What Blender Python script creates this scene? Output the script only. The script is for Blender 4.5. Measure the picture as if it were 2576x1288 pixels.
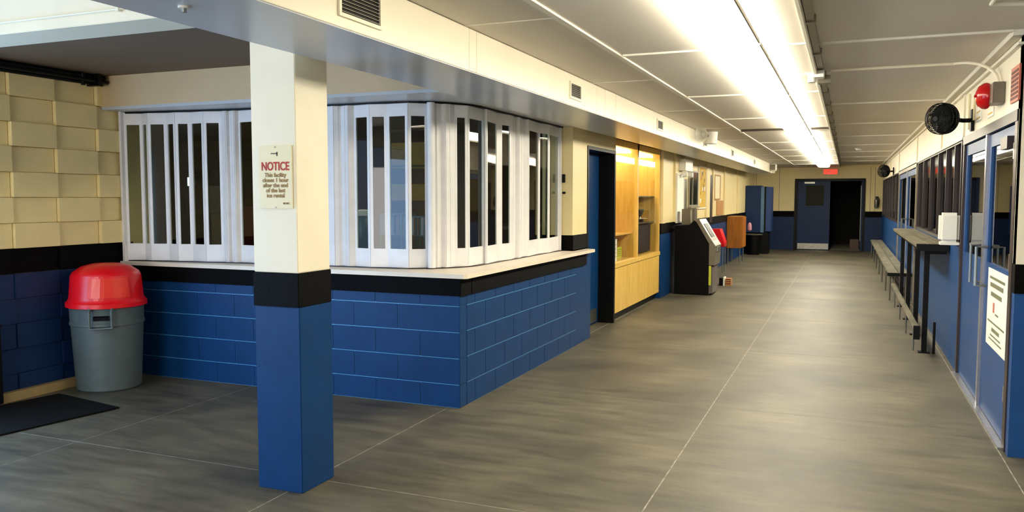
import bpy, bmesh, math, random
from mathutils import Vector, Matrix
random.seed(7)
for o in list(bpy.data.objects): bpy.data.objects.remove(o)
SC = bpy.context.scene
COL = SC.collection
PI = math.pi
# ------------------------------------------------------------------ camera
cam_d = bpy.data.cameras.new('camera'); cam = bpy.data.objects.new('camera', cam_d); COL.objects.link(cam)
cam_d.sensor_width = 36; cam_d.lens = 2055.5/2576*36; cam_d.clip_start = .05; cam_d.clip_end = 200
yaw, pit, rol = .388906, .0705023, .000684
fw = Vector((-math.sin(yaw)*math.cos(pit), math.cos(yaw)*math.cos(pit), -math.sin(pit)))
rt = Vector((math.cos(yaw), math.sin(yaw), 0)); up = rt.cross(fw)
r2 = rt*math.cos(rol)+up*math.sin(rol); u2 = up*math.cos(rol)-rt*math.sin(rol)
cam.matrix_world = Matrix(((r2.x, u2.x, -fw.x, 0), (r2.y, u2.y, -fw.y, 0), (r2.z, u2.z, -fw.z, 1.6), (0, 0, 0, 1)))
SC.camera = cam
# ------------------------------------------------------------------ world, light, exposure
w = bpy.data.worlds.new('world'); SC.world = w; w.use_nodes = True
w.node_tree.nodes['Background'].inputs[0].default_value = (.55, .7, 1, 1)
w.node_tree.nodes['Background'].inputs[1].default_value = .6
vs = SC.view_settings; SC.display_settings.display_device = 'sRGB'
vs.view_transform = 'Standard'; vs.look = 'None'; vs.gamma = 1; vs.use_curve_mapping = False
vs.exposure = .9
LAMP = 14.5           # corridor fluorescent lenses
LAMP_COL = (1, .925, .74)
def area(name, loc, rot, sx, sy, power, col):
    l = bpy.data.lights.new(name, 'AREA'); l.shape = 'RECTANGLE'; l.size = sx; l.size_y = sy; l.energy = power; l.color = col
    o = bpy.data.objects.new(name, l); COL.objects.link(o); o.location = loc; o.rotation_euler = rot
    return o
# added fill light behind the camera for daylight from an unseen entrance
area('rear_daylight_fill', (-3.0, -3.9, 1.15), (-PI/2, 0, PI), 3.4, 2.1, 105, (1, .95, .88))
# daylight through the glazed side door left of the camera (the opening before the block wall)
area('side_door_daylight', (-6.3, 1.9, 1.1), (0, -PI/2, 0), 2.1, 3.6, 95, (.36, .62, 1))
# ------------------------------------------------------------------ materials
def s2l(c):
    c /= 255; return c/12.92 if c <= .04045 else ((c+.055)/1.055)**2.4
def rgb(h): return tuple(s2l(int(h[i:i+2], 16)) for i in (0, 2, 4))+(1,)
MATS = {}
def mat(name, col, rough=.5, metal=0, var=.12, scale=6, bump=0, bscale=60, spec=.5, col2=None, emis=0, coat=0, stretch=(1, 1, 1)):
    if name in MATS: return MATS[name]
    m = bpy.data.materials.new(name); m.use_nodes = True; nt = m.node_tree; b = nt.nodes['Principled BSDF']
    c = rgb(col); b.inputs['Roughness'].default_value = rough; b.inputs['Metallic'].default_value = metal
    b.inputs['Specular IOR Level'].default_value = spec; b.inputs['Coat Weight'].default_value = coat
    tc = nt.nodes.new('ShaderNodeNewGeometry'); mp = nt.nodes.new('ShaderNodeMapping')
    nt.links.new(tc.outputs['Position'], mp.inputs[0]); mp.inputs['Scale'].default_value = stretch
    n = nt.nodes.new('ShaderNodeTexNoise'); n.inputs['Scale'].default_value = scale; n.inputs['Detail'].default_value = 6
    nt.links.new(mp.outputs[0], n.inputs['Vector'])
    r = nt.nodes.new('ShaderNodeValToRGB'); nt.links.new(n.outputs['Fac'], r.inputs[0])
    r.color_ramp.elements[0].position = .3; r.color_ramp.elements[1].position = .7
    if col2: d = rgb(col2)
    else: d = tuple(x*(1-var) for x in c[:3])+(1,)
    r.color_ramp.elements[0].color = d; r.color_ramp.elements[1].color = c
    nt.links.new(r.outputs[0], b.inputs['Base Color'])
    if bump:
        n2 = nt.nodes.new('ShaderNodeTexNoise'); n2.inputs['Scale'].default_value = bscale; n2.inputs['Detail'].default_value = 3
        nt.links.new(mp.outputs[0], n2.inputs['Vector'])
        bp = nt.nodes.new('ShaderNodeBump'); bp.inputs['Strength'].default_value = bump; bp.inputs['Distance'].default_value = .01
        nt.links.new(n2.outputs['Fac'], bp.inputs['Height']); nt.links.new(bp.outputs[0], b.inputs['Normal'])
    if emis:
        b.inputs['Emission Color'].default_value = c; b.inputs['Emission Strength'].default_value = emis
    MATS[name] = m; return m
def glass(name, tint, ior=1.5, rough=.02, thru=1.0):
    m = bpy.data.materials.new(name); m.use_nodes = True; nt = m.node_tree; nt.nodes.clear()
    o = nt.nodes.new('ShaderNodeOutputMaterial'); t = nt.nodes.new('ShaderNodeBsdfTransparent'); g = nt.nodes.new('ShaderNodeBsdfGlossy')
    f = nt.nodes.new('ShaderNodeFresnel'); mx = nt.nodes.new('ShaderNodeMixShader')
    t.inputs[0].default_value = tint; g.inputs[1].default_value = rough; f.inputs[0].default_value = ior
    ge = nt.nodes.new('ShaderNodeNewGeometry'); fr = nt.nodes.new('ShaderNodeMath'); fr.operation = 'SUBTRACT'; fr.inputs[0].default_value = 1; ml = nt.nodes.new('ShaderNodeMath'); ml.operation = 'MULTIPLY'
    nt.links.new(ge.outputs['Backfacing'], fr.inputs[1]); nt.links.new(f.outputs[0], ml.inputs[0]); nt.links.new(fr.outputs[0], ml.inputs[1]); nt.links.new(ml.outputs[0], mx.inputs[0]); nt.links.new(t.outputs[0], mx.inputs[1]); nt.links.new(g.outputs[0], mx.inputs[2]); nt.links.new(mx.outputs[0], o.inputs[0])
    return m
def floor_mat():
    m = mat('floor_concrete', '6B6450', .5, 0, scale=1.1, bump=.12, bscale=260, col2='464238', spec=.45)
    nt = m.node_tree; b = nt.nodes['Principled BSDF']; ramp = b.inputs['Base Color'].links[0].from_node
    g = nt.nodes.new('ShaderNodeNewGeometry')
    n = nt.nodes.new('ShaderNodeTexNoise'); n.inputs['Scale'].default_value = 1; n.inputs['Detail'].default_value = 8; n.inputs['Roughness'].default_value = .7
    mp = nt.nodes.new('ShaderNodeMapping'); mp.inputs['Scale'].default_value = (2.0, 9, 1); mp.inputs['Rotation'].default_value = (0, 0, .1)
    nt.links.new(g.outputs['Position'], mp.inputs[0]); nt.links.new(mp.outputs[0], n.inputs['Vector'])
    r = nt.nodes.new('ShaderNodeValToRGB'); r.color_ramp.elements[0].position = .35; r.color_ramp.elements[0].color = (.6, .6, .6, 1)
    r.color_ramp.elements[1].position = .68; r.color_ramp.elements[1].color = (1.25, 1.25, 1.25, 1)
    nt.links.new(n.outputs['Fac'], r.inputs[0])
    mx = nt.nodes.new('ShaderNodeMix'); mx.data_type = 'RGBA'; mx.blend_type = 'MULTIPLY'; mx.inputs[0].default_value = 1
    nt.links.new(ramp.outputs[0], mx.inputs[6]); nt.links.new(r.outputs[0], mx.inputs[7]); nt.links.new(mx.outputs[2], b.inputs['Base Color'])
    mr = nt.nodes.new('ShaderNodeMapRange'); mr.inputs[3].default_value = .42; mr.inputs[4].default_value = .64
    nt.links.new(n.outputs['Fac'], mr.inputs[0]); nt.links.new(mr.outputs[0], b.inputs['Roughness'])
    return m
CREAM = mat('cream_paint', 'EEE5CC', .45, bump=.05, var=.06, scale=3)
CREAM2 = mat('corridor_cream', 'EAD8A2', .45, bump=.05, var=.06, scale=3)
MORT = mat('mortar_highlight', '4C96CA', .3, var=.1)  # pale blue puts the glint along the block edges into the joint colour
CREAMB = mat('cream_block_paint', 'F4DEA0', .5, bump=.25, bscale=120, var=.08, scale=5)
DUCTP = mat('duct_paint', 'F0E8D2', .33, var=.04, scale=2)
BLUE = mat('blue_paint', '0B3A6C', .42, bump=.12, bscale=130, var=.16, scale=5, spec=.2)
BLUED = mat('blue_gloss_panel', '1A4A84', .42, bump=.03, bscale=8, var=.15, scale=2, spec=.3)
BLUEN = mat('navy_paint', '0C2A54', .5, var=.15, scale=4, bump=.1, spec=.3)
BLACK = mat('black_paint', '020202', .6, bump=.3, bscale=160, var=.3, scale=20, spec=.08)
BLK = mat('black_plastic', '050505', .45, var=.2, spec=.2)
FLOOR = floor_mat()
JOINT = mat('joint_filler', 'A8A498', .8, var=.3, scale=14, col2='6C685C')
CEIL = mat('ceiling_board', 'E0D8CA', .55, var=.06, scale=1.2, bump=.03)
CEILW = mat('ceiling_batten', 'E8E2D2', .5, var=.04)
CEILB = mat('side_ceiling_shade', '6E5A44', .7, var=.15, scale=2)  # brown puts the shade into the colour of a dim cream ceiling
GREYP = mat('grey_soffit_paint', 'C0C4C8', .28, var=.12, scale=1.3)
ALU = mat('white_aluminium', 'E8E6E6', .35, metal=.0, var=.08, scale=9)
ALU2 = mat('brushed_aluminium', 'B8B8BE', .3, metal=.8, var=.15, scale=20)
STEEL = mat('steel', 'A8A89F', .35, metal=.9, var=.2, scale=14)
COUNTER = mat('counter_laminate', 'EEE0CC', .35, var=.08, scale=7)
RED = mat('red_plastic', 'E80A18', .32, var=.1)
REDS = mat('red_gloss', 'C00C10', .2, var=.1)
GREYPL = mat('grey_plastic', '55605F', .45, bump=.1, var=.14, scale=12)
WOOD = mat('maple_veneer', 'ECC668', .4, scale=3, col2='D8AC4E', stretch=(9, 9, 1), bump=.03)
WOODO = mat('orange_wood', 'B06A10', .4, scale=3, col2='8A5008', stretch=(9, 9, 1))
PLANK = mat('worn_plank', '8C8672', .4, scale=2, col2='5C5A4C', stretch=(6, 1, 6), bump=.1)
WHITE = mat('white_plastic', 'E8E6DC', .4, var=.04)
PAPER = mat('paper', 'EFEBE0', .7, var=.03)
PAPERY = mat('yellow_paper', 'D8B040', .7, var=.2, scale=25)
BROWN = mat('kraft_paper', 'B8824A', .6, var=.15)
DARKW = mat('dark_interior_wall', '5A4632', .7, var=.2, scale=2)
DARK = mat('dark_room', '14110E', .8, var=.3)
TEAL = mat('teal_plastic', '2A5A60', .3, var=.3, scale=18)
MATB = mat('rubber_mat', '0A0A0A', .8, bump=.6, bscale=200, var=.3, spec=.15)
GREYM = mat('grey_metal', '746C5C', .35, metal=.3, var=.15)
YEL = mat('yellow_green_label', 'C8D030', .5, var=.1)
BRONZE = mat('brown_frame', '33282A', .4, var=.15)
TRIMG = mat('grey_trim', '948C78', .4, var=.1)
REDT = mat('sign_red', 'B42014', .6, var=.1)
INK = mat('ink', '94733C', .6, var=.1)
INKG = mat('ink_grey', '7C7C60', .6, var=.2)
SALMON = mat('sign_salmon', 'C8705A', .5, var=.08)
MAROON = mat('sign_maroon', '5C1C14', .6, var=.1)
CRSIGN = mat('sign_cream', 'EADFB8', .45, var=.05)
GL = glass('window_glass', (.82, .86, .84, 1), 1.5)
GLC = glass('clear_glass', (.97, .97, .95, 1), 1.4)
GLD = glass('door_glass', (.1, .12, .15, 1), 3.2, .015)
GLK = glass('dark_glass', (.35, .33, .3, 1), 1.15, .08)
LENS = mat('lamp_lens', 'FFFFFF', .5, var=0); 
b = LENS.node_tree.nodes['Principled BSDF']; b.inputs['Emission Color'].default_value = LAMP_COL+(1,); b.inputs['Emission Strength'].default_value = LAMP
LENS2 = mat('exit_lens', 'FF2A18', .5, emis=1.2)
LENS3 = mat('cooler_lamp', 'DFFFFA', .5, emis=2.2)
LENS4 = mat('cabinet_fill_glow', 'FFF0C4', .5, emis=5)  # for the glowing strip added in the display cabinet
LENS5 = mat('side_lamp_lens', 'FFF2D8', .5, emis=4)
# ------------------------------------------------------------------ mesh helpers (world coordinates)
class G:
    def __init__(s): s.b = bmesh.new()
    def box(s, x0, x1, y0, y1, z0, z1, bev=0, rz=0):
        r = bmesh.ops.create_cube(s.b, size=1); v = r['verts']
        c = Vector(((x0+x1)/2, (y0+y1)/2, (z0+z1)/2)); R = Matrix.Rotation(rz, 3, 'Z')
        for p in v:
            p.co = c+R @ Vector((p.co.x*abs(x1-x0), p.co.y*abs(y1-y0), p.co.z*abs(z1-z0)))
        if bev:
            e = list({e for p in v for e in p.link_edges}); bmesh.ops.bevel(s.b, geom=e, offset=bev, segments=2, affect='EDGES')
        return s
    def seg(s, a, b, z0, z1, t, u0=0, u1=1):      # upright slab along plan line a->b
        a = Vector(a); b = Vector(b); d = (b-a); p = a+d*u0; q = a+d*u1; n = Vector((d.y, -d.x)).normalized()*t/2
        P = [p+n, q+n, q-n, p-n]; lo = [s.b.verts.new((k.x, k.y, z0)) for k in P]; hi = [s.b.verts.new((k.x, k.y, z1)) for k in P]
        f = s.b.faces.new; f(lo[::-1]); f(hi)
        for i in range(4): f((lo[i], lo[(i+1) % 4], hi[(i+1) % 4], hi[i]))
        return s
    def cyl(s, c, r, h, axis='Z', seg=24, r2=None, bev=0):
        q = bmesh.ops.create_cone(s.b, cap_ends=True, segments=seg, radius1=r, radius2=r if r2 is None else r2, depth=h)
        M = {'Z': Matrix.Identity(3), 'X': Matrix.Rotation(PI/2, 3, 'Y'), 'Y': Matrix.Rotation(-PI/2, 3, 'X')}[axis] if isinstance(axis, str) else Vector((0, 0, 1)).rotation_difference(Vector(axis)).to_matrix()
        for p in q['verts']: p.co = M @ p.co+Vector(c)
        return s
    def tube(s, pts, r, seg=8):
        pts = [Vector(p) for p in pts]; rings = []
        for i, p in enumerate(pts):
            t = (pts[min(i+1, len(pts)-1)]-pts[max(i-1, 0)]).normalized()
            a = t.orthogonal().normalized() if i == 0 else (pa-t*pa.dot(t)).normalized()
            pa = a; c = t.cross(a)
            rings.append([s.b.verts.new(p+(a*math.cos(k*2*PI/seg)+c*math.sin(k*2*PI/seg))*r) for k in range(seg)])
        for A, B in zip(rings, rings[1:]):
            for k in range(seg): s.b.faces.new((A[k], A[(k+1) % seg], B[(k+1) % seg], B[k]))
        s.b.faces.new(rings[0][::-1]); s.b.faces.new(rings[-1]); return s
    def lathe(s, prof, c, axis='Z', seg=32):
        M = Matrix.Identity(3) if axis == 'Z' else Vector((0, 0, 1)).rotation_difference(Vector(axis)).to_matrix()
        R = []
        for r, z in prof:
            R.append([s.b.verts.new(M @ Vector((r*math.cos(k*2*PI/seg), r*math.sin(k*2*PI/seg), z))+Vector(c)) for k in range(seg)])
        for A, B in zip(R, R[1:]):
            for k in range(seg): s.b.faces.new((A[k], A[(k+1) % seg], B[(k+1) % seg], B[k]))
        if prof[0][0] > 1e-5: s.b.faces.new(R[0][::-1])
        if prof[-1][0] > 1e-5: s.b.faces.new(R[-1])
        return s
    def prism(s, poly, axis, a, b):               # poly: 2D points; axis X: (y,z) / Y: (x,z) / Z: (x,y)
        def P(u, v, t): return {'X': (t, u, v), 'Y': (u, t, v), 'Z': (u, v, t)}[axis]
        A = [s.b.verts.new(P(u, v, a)) for u, v in poly]; B = [s.b.verts.new(P(u, v, b)) for u, v in poly]
        s.b.faces.new(A); s.b.faces.new(B[::-1])
        for i in range(len(poly)):
            j = (i+1) % len(poly); s.b.faces.new((A[j], A[i], B[i], B[j]))
        bmesh.ops.recalc_face_normals(s.b, faces=s.b.faces); return s
def thing(name, label, cat, loc, group=None):
    o = bpy.data.objects.new(name, None); COL.objects.link(o); o.location = loc; o.empty_display_size = .1
    tag(o, label, cat, group); return o
def tag(o, label, cat, group=None):
    o['label'] = label; o['category'] = cat
    if group: o['group'] = group
    return o
def worldloc(p):
    v = Vector((0, 0, 0))
    while p: v += Vector(p.location); p = p.parent
    return v
def obj(name, g, m, parent=None, smooth=False, label=None):
    bm = g.b
    bmesh.ops.recalc_face_normals(bm, faces=bm.faces)
    xs = [v.co for v in bm.verts]
    mn = Vector((min(v.x for v in xs), min(v.y for v in xs), min(v.z for v in xs))); mx = Vector((max(v.x for v in xs), max(v.y for v in xs), max(v.z for v in xs)))
    org = Vector(((mn.x+mx.x)/2, (mn.y+mx.y)/2, mn.z))
    for v in bm.verts: v.co -= org
    me = bpy.data.meshes.new(name); bm.to_mesh(me); bm.free(); me.materials.append(m)
    if smooth:
        for p in me.polygons: p.use_smooth = True
        me.set_sharp_from_angle(angle=math.radians(35))
    o = bpy.data.objects.new(name, me); COL.objects.link(o)
    o.parent = parent; o.location = org-(worldloc(parent) if parent else Vector())
    if label: o['label'] = label
    return o
def struct(name, g, m, parent=None):
    o = obj(name, g, m, parent)
    if not parent: o['kind'] = 'structure'
    return o
def inst(name, src, parent, world, rot=None):
    o = bpy.data.objects.new(name, src.data); COL.objects.link(o); o.parent = parent; o.location = Vector(world)-worldloc(parent)
    if rot: o.rotation_euler = rot
    return o
def text(name, body, size, loc, rot, m, parent, ext=.001, align='CENTER', sx=1):
    c = bpy.data.curves.new(name, 'FONT'); c.body = body; c.size = size; c.extrude = ext; c.offset = .02*size; c.align_x = align; c.align_y = 'CENTER'
    t = bpy.data.objects.new('tmp', c); COL.objects.link(t)
    dg = bpy.context.evaluated_depsgraph_get(); me = bpy.data.meshes.new_from_object(t.evaluated_get(dg)); bpy.data.objects.remove(t)
    for v in me.vertices: v.co.x *= sx
    me.materials.clear(); me.materials.append(m)
    o = bpy.data.objects.new(name, me); COL.objects.link(o); o.parent = parent; o.location = Vector(loc)-(worldloc(parent) if parent else Vector()); o.rotation_euler = rot
    return o
B = lambda *a, **k: G().box(*a, **k)
# ================================================================== STRUCTURE
# floor: slab bed plus concrete slabs with recessed joints
fl = struct('floor', B(-12, 4, -4.2, 33, -.2, -.001), JOINT)
xs = [-10.3, -8.5, -6.51, -4.65, -2.79, -.93, .93, 2.9]; ys = [-4, -1.2, 1.3, 3.8, 6.31, 8.8, 11.3, 13.8, 16.3, 18.8, 21.3, 23.8, 27.2]
for i in range(len(xs)-1):
    for j in range(len(ys)-1):
        obj('concrete_slab', B(xs[i]+.004, xs[i+1]-.004, ys[j]+.004, ys[j+1]-.004, -.03, 0), FLOOR, fl)
# ---- left (block) wall of the side hall: x = -6.1
wl = struct('wall_left', B(-6.4, -6.125, 4.25, 5.9, 0, 2.9), CREAMB)
wle = struct('wall_left_side', (lambda q: (q.box(-6.4, -6.12, -4, 0, 0, 3.2), q.box(-6.4, -6.12, 0, 4.24, 2.3, 3.2), q)[-1])(G()), CREAM)
yb = [4.275, 4.475, 4.875, 5.28, 5.66]
zc = [0, .2, .4, .6, .8, 1.0, 1.2, 1.4, 1.605, 1.805, 2.008, 2.2, 2.4, 2.66]
dep = {}
for c in range(4):
    for r in range(13):
        d = .034 if (c+r) % 2 else .0
        d += random.choice((0, .003, .006))
        if r < 6: d *= .35
        mm = BLUEN if r < 5 else (BLACK if r == 5 else CREAMB)
        obj('concrete_block', B(-6.2, -6.105+d, yb[c]+.002, yb[c+1]-.002, zc[r]+.0015, zc[r+1]-.0015, bev=.002), mm, wl)
struct('baseboard_left', B(-6.095, -6.03, 4.26, 5.3, 0, .075, bev=.004), mat('raw_timber', 'A08658', .6, var=.2, scale=8))
# ---- counter walls (blue painted block under the serving hatch)
def blockwall(name, axis, fixed, lo, hi, zs, z_first_off, core, joint0):
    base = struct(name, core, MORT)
    for r in range(len(zs)-1):
        off = 0 if (r % 2) else .2
        e = [lo, hi]; k = hi-(.4 if (r % 2) else .2)-joint0
        while k > lo+.05: e.append(k); k -= .4
        e = sorted(set(round(q, 4) for q in e))
        for a, b_ in zip(e, e[1:]):
            if axis == 'Y': g = B(a+.0008, b_-.0008, fixed, fixed+.12, zs[r]+.0028, zs[r+1]-.0028, bev=.003)
            else: g = B(fixed-.12, fixed, a+.0008, b_-.0008, zs[r]+.0028, zs[r+1]-.0028, bev=.003)
            obj('concrete_block', g, BLUE, base)
    return base
zs = [0, .178, .38, .581, .781, .87]
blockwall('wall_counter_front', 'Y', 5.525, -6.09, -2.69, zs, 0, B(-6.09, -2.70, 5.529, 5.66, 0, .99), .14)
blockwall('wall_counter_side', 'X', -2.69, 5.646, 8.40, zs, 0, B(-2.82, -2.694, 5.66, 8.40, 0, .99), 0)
g = B(-6.09, -2.672, 5.508, 5.70, .862, .995, bev=.003); struct('trim_1', g, BLACK)
struct('trim_2', B(-2.80, -2.672, 5.705, 8.72, .862, .995, bev=.003), BLACK)
# wall piece between hatch and blue door
wc = struct('wall_corridor_left', B(-3.1, -2.75, 8.44, 8.96, 1.20, 2.5), CREAM2)
struct('trim_3', B(-3.1, -2.742, 8.44, 8.96, 1.04, 1.20), BLACK)
struct('wall_corridor_left_base', B(-3.1, -2.70, 8.405, 8.96, 0, .985, bev=.003), BLUE)
# above the blue door
struct('wall_above_door', B(-3.1, -2.75, 8.96, 10.2, 2.2, 2.5), CREAM2)
# header over hatch and soffit
struct('header_hatch', B(-6.09, -2.56, 5.34, 5.62, 2.395, 2.665), mat('header_paint', 'CEB48C', .5, var=.06))
g = G(); g.box(-6.09, -2.56, 5.345, 6.6, 2.37, 2.40); g.box(-3.2, -2.56, 6.6, 8.95, 2.37, 2.40); struct('soffit_hatch', g, GREYP)
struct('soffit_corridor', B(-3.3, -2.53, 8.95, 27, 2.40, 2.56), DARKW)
# side room ceiling, beam
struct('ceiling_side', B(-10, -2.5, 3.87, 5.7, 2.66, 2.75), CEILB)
struct('ceiling_front', B(-9, -2.5, -4.1, 3.57, 3.0, 3.1), CEILW)
bmw = struct('beam_front', B(-6.1, -2.45, 3.57, 3.87, 2.612, 3.05, bev=.004), CREAM)
obj('conduit', G().tube([(-6.0, 3.555, 2.68), (-2.6, 3.555, 2.68)], .006), CREAM, bmw)
for x in (-3.9, -3.75, -5): obj('clip', B(x, x+.02, 3.54, 3.57, 2.665, 2.695), CREAM, bmw)
# ---- corridor ceiling
ce = struct('ceiling', B(-2.6, 3, -4.1, 28, 2.78, 2.9), CEIL)
def panels(x0, x1, yl, z, m=CEIL, zt=None):
    for a, b_ in zip(yl, yl[1:]):
        obj('ceiling_panel', B(x0+.002, x1-.002, a+.003, b_-.003, z, (zt or 2.78)), m, ce)
yn = [-4, -.69, 1.75, 4.19, 6.64, 9.08, 11.5, 13.96, 16.4, 18.84, 21.3, 23.7, 27]
yw = [-4, .55, 2.99, 5.43, 7.86, 10.2, 11.85]
panels(-2.55, -1.45, yn, 2.56); panels(-1.45, -.25, yw, 2.56); panels(-1.45, -.25, [12.3, 14.7, 17.1, 19.5, 21.9, 24.3, 27], 2.56)
yr = [-4, 1, 3.4, 5.81, 7.13, 9.54, 12.1, 14.5, 16.9, 19.3, 21.7, 24.1, 27]
panels(-.245, 2.9, yr, 2.62)
def batten(x0, x1, y0, y1, z, t=.012): obj('batten', B(x0, x1, y0, y1, z-t, z+.001), CEILW, ce)
batten(-1.47, -1.43, -4, 11.85, 2.56); batten(-1.47, -1.43, 12.3, 27, 2.56)
for y in yn[1:-1]: batten(-2.0, -1.475, y-.008, y+.008, 2.56, .005)
for y in yw[1:-1]: batten(-1.42, -.26, y-.015, y+.015, 2.56)
for y in [14.7, 17.1, 19.5, 21.9, 24.3]: batten(-1.42, -.26, y-.015, y+.015, 2.56)
obj('slot_shade_lining', (lambda q: (q.box(-1.445, -.255, 11.86, 12.29, 2.585, 2.60), q.box(-1.445, -.255, 12.27, 12.29, 2.562, 2.585), q)[-1])(G()), mat('slot_shade', '4A4234', .8), ce)  # dark lining: the shade inside the slot is put into its colour
for y in yr[1:-1]:
    if y != 7.13: batten(-.2, .9, y-.018, y+.018, 2.62, .014)
obj('edge_trim', B(-.262, -.245, -4, 26.99, 2.545, 2.62), CEILW, ce)
g = G(); g.box(-.24, -.20, -4, 26.9, 2.585, 2.62)
obj('raceway', g, TRIMG, ce)
for y in [4.9+1.1*k for k in range(18)]: obj('clip', B(-.243, -.19, y, y+.05, 2.575, 2.62), TRIMG, ce)
obj('cove_trim', B(.90, .955, 5.8, 26.99, 2.585, 2.62), CEILW, ce)
obj('cove_trim', B(.93, .958, 5.8, 26.99, 2.53, 2.545), CEILW, ce)
# ---- far wall
g = G(); g.box(-3.3, -1.53, 27, 27.2, 0, 2.85); g.box(.49, 3, 27, 27.2, 0, 2.85); g.box(-1.53, .49, 27, 27.2, 2.21, 2.85)
we = struct('wall_end', g, mat('end_wall_paint', 'F8E6AC', .5, var=.05))
g = G(); g.box(-3.2, -1.535, 26.985, 27, 0, 1.03); g.box(.495, 2, 26.985, 27, 0, 1.03); obj('blue_dado', g, BLUEN, we)
g = G(); g.box(-3.2, -1.535, 26.98, 27, 1.03, 1.21); g.box(.495, 2, 26.98, 27, 1.03, 1.21); obj('black_band', g, BLACK, we)
for x in (-2.7, -2.0, .62, .75): obj('wall_seam', B(x, x+.012, 26.99, 27, 1.21, 2.56), TRIMG, we)
# end doors
dd = struct('door_1', (lambda q: (q.box(-1.53, -1.44, 26.95, 27.1, 0, 2.21), q.box(.43, .49, 26.95, 27.1, 0, 2.21), q.box(-1.44, .43, 26.95, 27.1, 2.13, 2.21), q)[-1])(G()), BLK)
dl = obj('door_leaf', B(-1.44, -.50, 27.0, 27.05, .01, 2.13, bev=.004), BLUEN, dd)
obj('window_pane', B(-1.2, -.68, 26.99, 27.0, 1.38, 2.0), mat('vision_panel', '1E2210', .5, spec=.15), dl)
obj('kick_plate', B(-1.42, -.52, 26.985, 27.0, .03, .21), STEEL, dl)
obj('closer', B(-1.25, -.95, 26.94, 27.0, 2.06, 2.11), STEEL, dl)
dl2 = obj('door_leaf', B(.38, .43, 27.1, 27.95, .01, 2.13), BLUEN, dd)
obj('edge_strip', B(.37, .38, 27.1, 27.14, .3, 2.0), STEEL, dl2)
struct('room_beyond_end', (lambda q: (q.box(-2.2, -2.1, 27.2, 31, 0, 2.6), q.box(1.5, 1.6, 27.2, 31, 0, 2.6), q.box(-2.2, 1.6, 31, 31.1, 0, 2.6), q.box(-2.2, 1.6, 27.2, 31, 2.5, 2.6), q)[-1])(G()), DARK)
tag(obj('cardboard_box', B(.1, .36, 28.2, 28.6, 0, .3, bev=.01), mat('dull_box', '6E5A50', .7)), 'dull brown box on the floor inside the dark open doorway', 'box')
# ---- corridor left wall beyond the display cabinet
g = G(); g.box(-3.2, -2.75, 12.95, 27, 1.2, 2.4)
wf = struct('wall_corridor_far_left', g, CREAM2)
obj('black_band', B(-3.1, -2.74, 12.95, 27, 1.03, 1.2), BLACK, wf); obj('blue_dado', B(-3.1, -2.745, 12.95, 27, 0, 1.03), BLUE, wf)
for y0, y1 in ((12.96, 13.15), (13.95, 14.6), (17.3, 17.75), (18.2, 18.35), (20.0, 20.4), (22.5, 22.8)):
    obj('pilaster', B(-2.80, -2.715, y0, y1, 1.2, 2.38), CREAM2, wf)
# ---- right wall
# solid parts: band above openings, dado, piers
g = G(); g.box(.96, 1.16, 5.77, 27, 2.15, 2.62); g.box(.96, 1.16, 5.77, 5.86, 1.2, 2.15)
wr = struct('wall_right', g, CREAM)
g = G(); g.box(.965, 1.16, 8.45, 13.72, 0, 1.16); g.box(.965, 1.16, 18.6, 27, 0, 1.10); g.box(.962, 1.16, 5.775, 5.86, 0, 1.02)
obj('blue_dado', g, BLUED, wr)
obj('black_band', B(.958, 1.16, 5.768, 5.86, 1.02, 1.20), BLACK, wr)
for y in (8.4, 10.3, 13.8, 18.5, 22): obj('wall_batten', B(.945, .96, y, y+.05, 2.15, 2.56), CREAM, wr)
obj('top_trim', B(.95, .96, 8.5, 27, 2.135, 2.16), CEILW, wr)
g = G(); g.box(.96, 2.9, 5.77, 5.9, 1.2, 2.62); wre = struct('wall_right_end', g, CREAM)
obj('blue_dado', B(1.165, 2.9, 5.765, 5.9, 0, 1.02), BLUEN, wre); obj('black_band', B(1.165, 2.9, 5.76, 5.9, 1.02, 1.2), BLACK, wre)
# outer room behind the glass: dark hall
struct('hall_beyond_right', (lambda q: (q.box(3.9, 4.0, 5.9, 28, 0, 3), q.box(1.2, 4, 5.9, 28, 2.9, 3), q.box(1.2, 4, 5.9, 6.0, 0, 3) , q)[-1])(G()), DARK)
struct('wall_right_near', B(2.9, 3.0, -4, 5.9, 0, 2.9), CREAM)
wb = struct('wall_back', (lambda q: (q.box(-9, -4.8, -4.2, -4.0, 0, 3.1), q.box(-1.2, 3, -4.2, -4.0, 0, 3.1), q.box(-4.8, -1.2, -4.2, -4.0, 2.6, 3.1), q)[-1])(G()), CREAM)
# windows (dark, mullioned) in right wall
def winrow(n, y0, y1, z0, z1, cuts):
    g = G(); g.box(.955, 1.02, y0, y1, z0-.03, z0); g.box(.965, 1.02, y0, y1, z1, z1+.03); g.box(.965, 1.02, y0, y0+.04, z0, z1); g.box(.965, 1.02, y1-.04, y1, z0, z1)
    wn = struct('window_%d' % n, g, BRONZE); e = [y0+.04]+cuts+[y1-.04]
    for a, b_ in zip(e, e[1:]): obj('pane', B(1.0, 1.008, a, b_, z0, z1), GLK, wn)
    for c in cuts: obj('mullion', B(.97, 1.02, c-.02, c+.02, z0, z1), BRONZE, wn)
winrow(1, 8.62, 13.72, 1.19, 2.12, [9.2, 9.95, 10.8, 11.8, 12.8]); winrow(2, 18.6, 26.9, 1.13, 2.12, [20, 21.4, 22.8, 24.2, 25.6])
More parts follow.
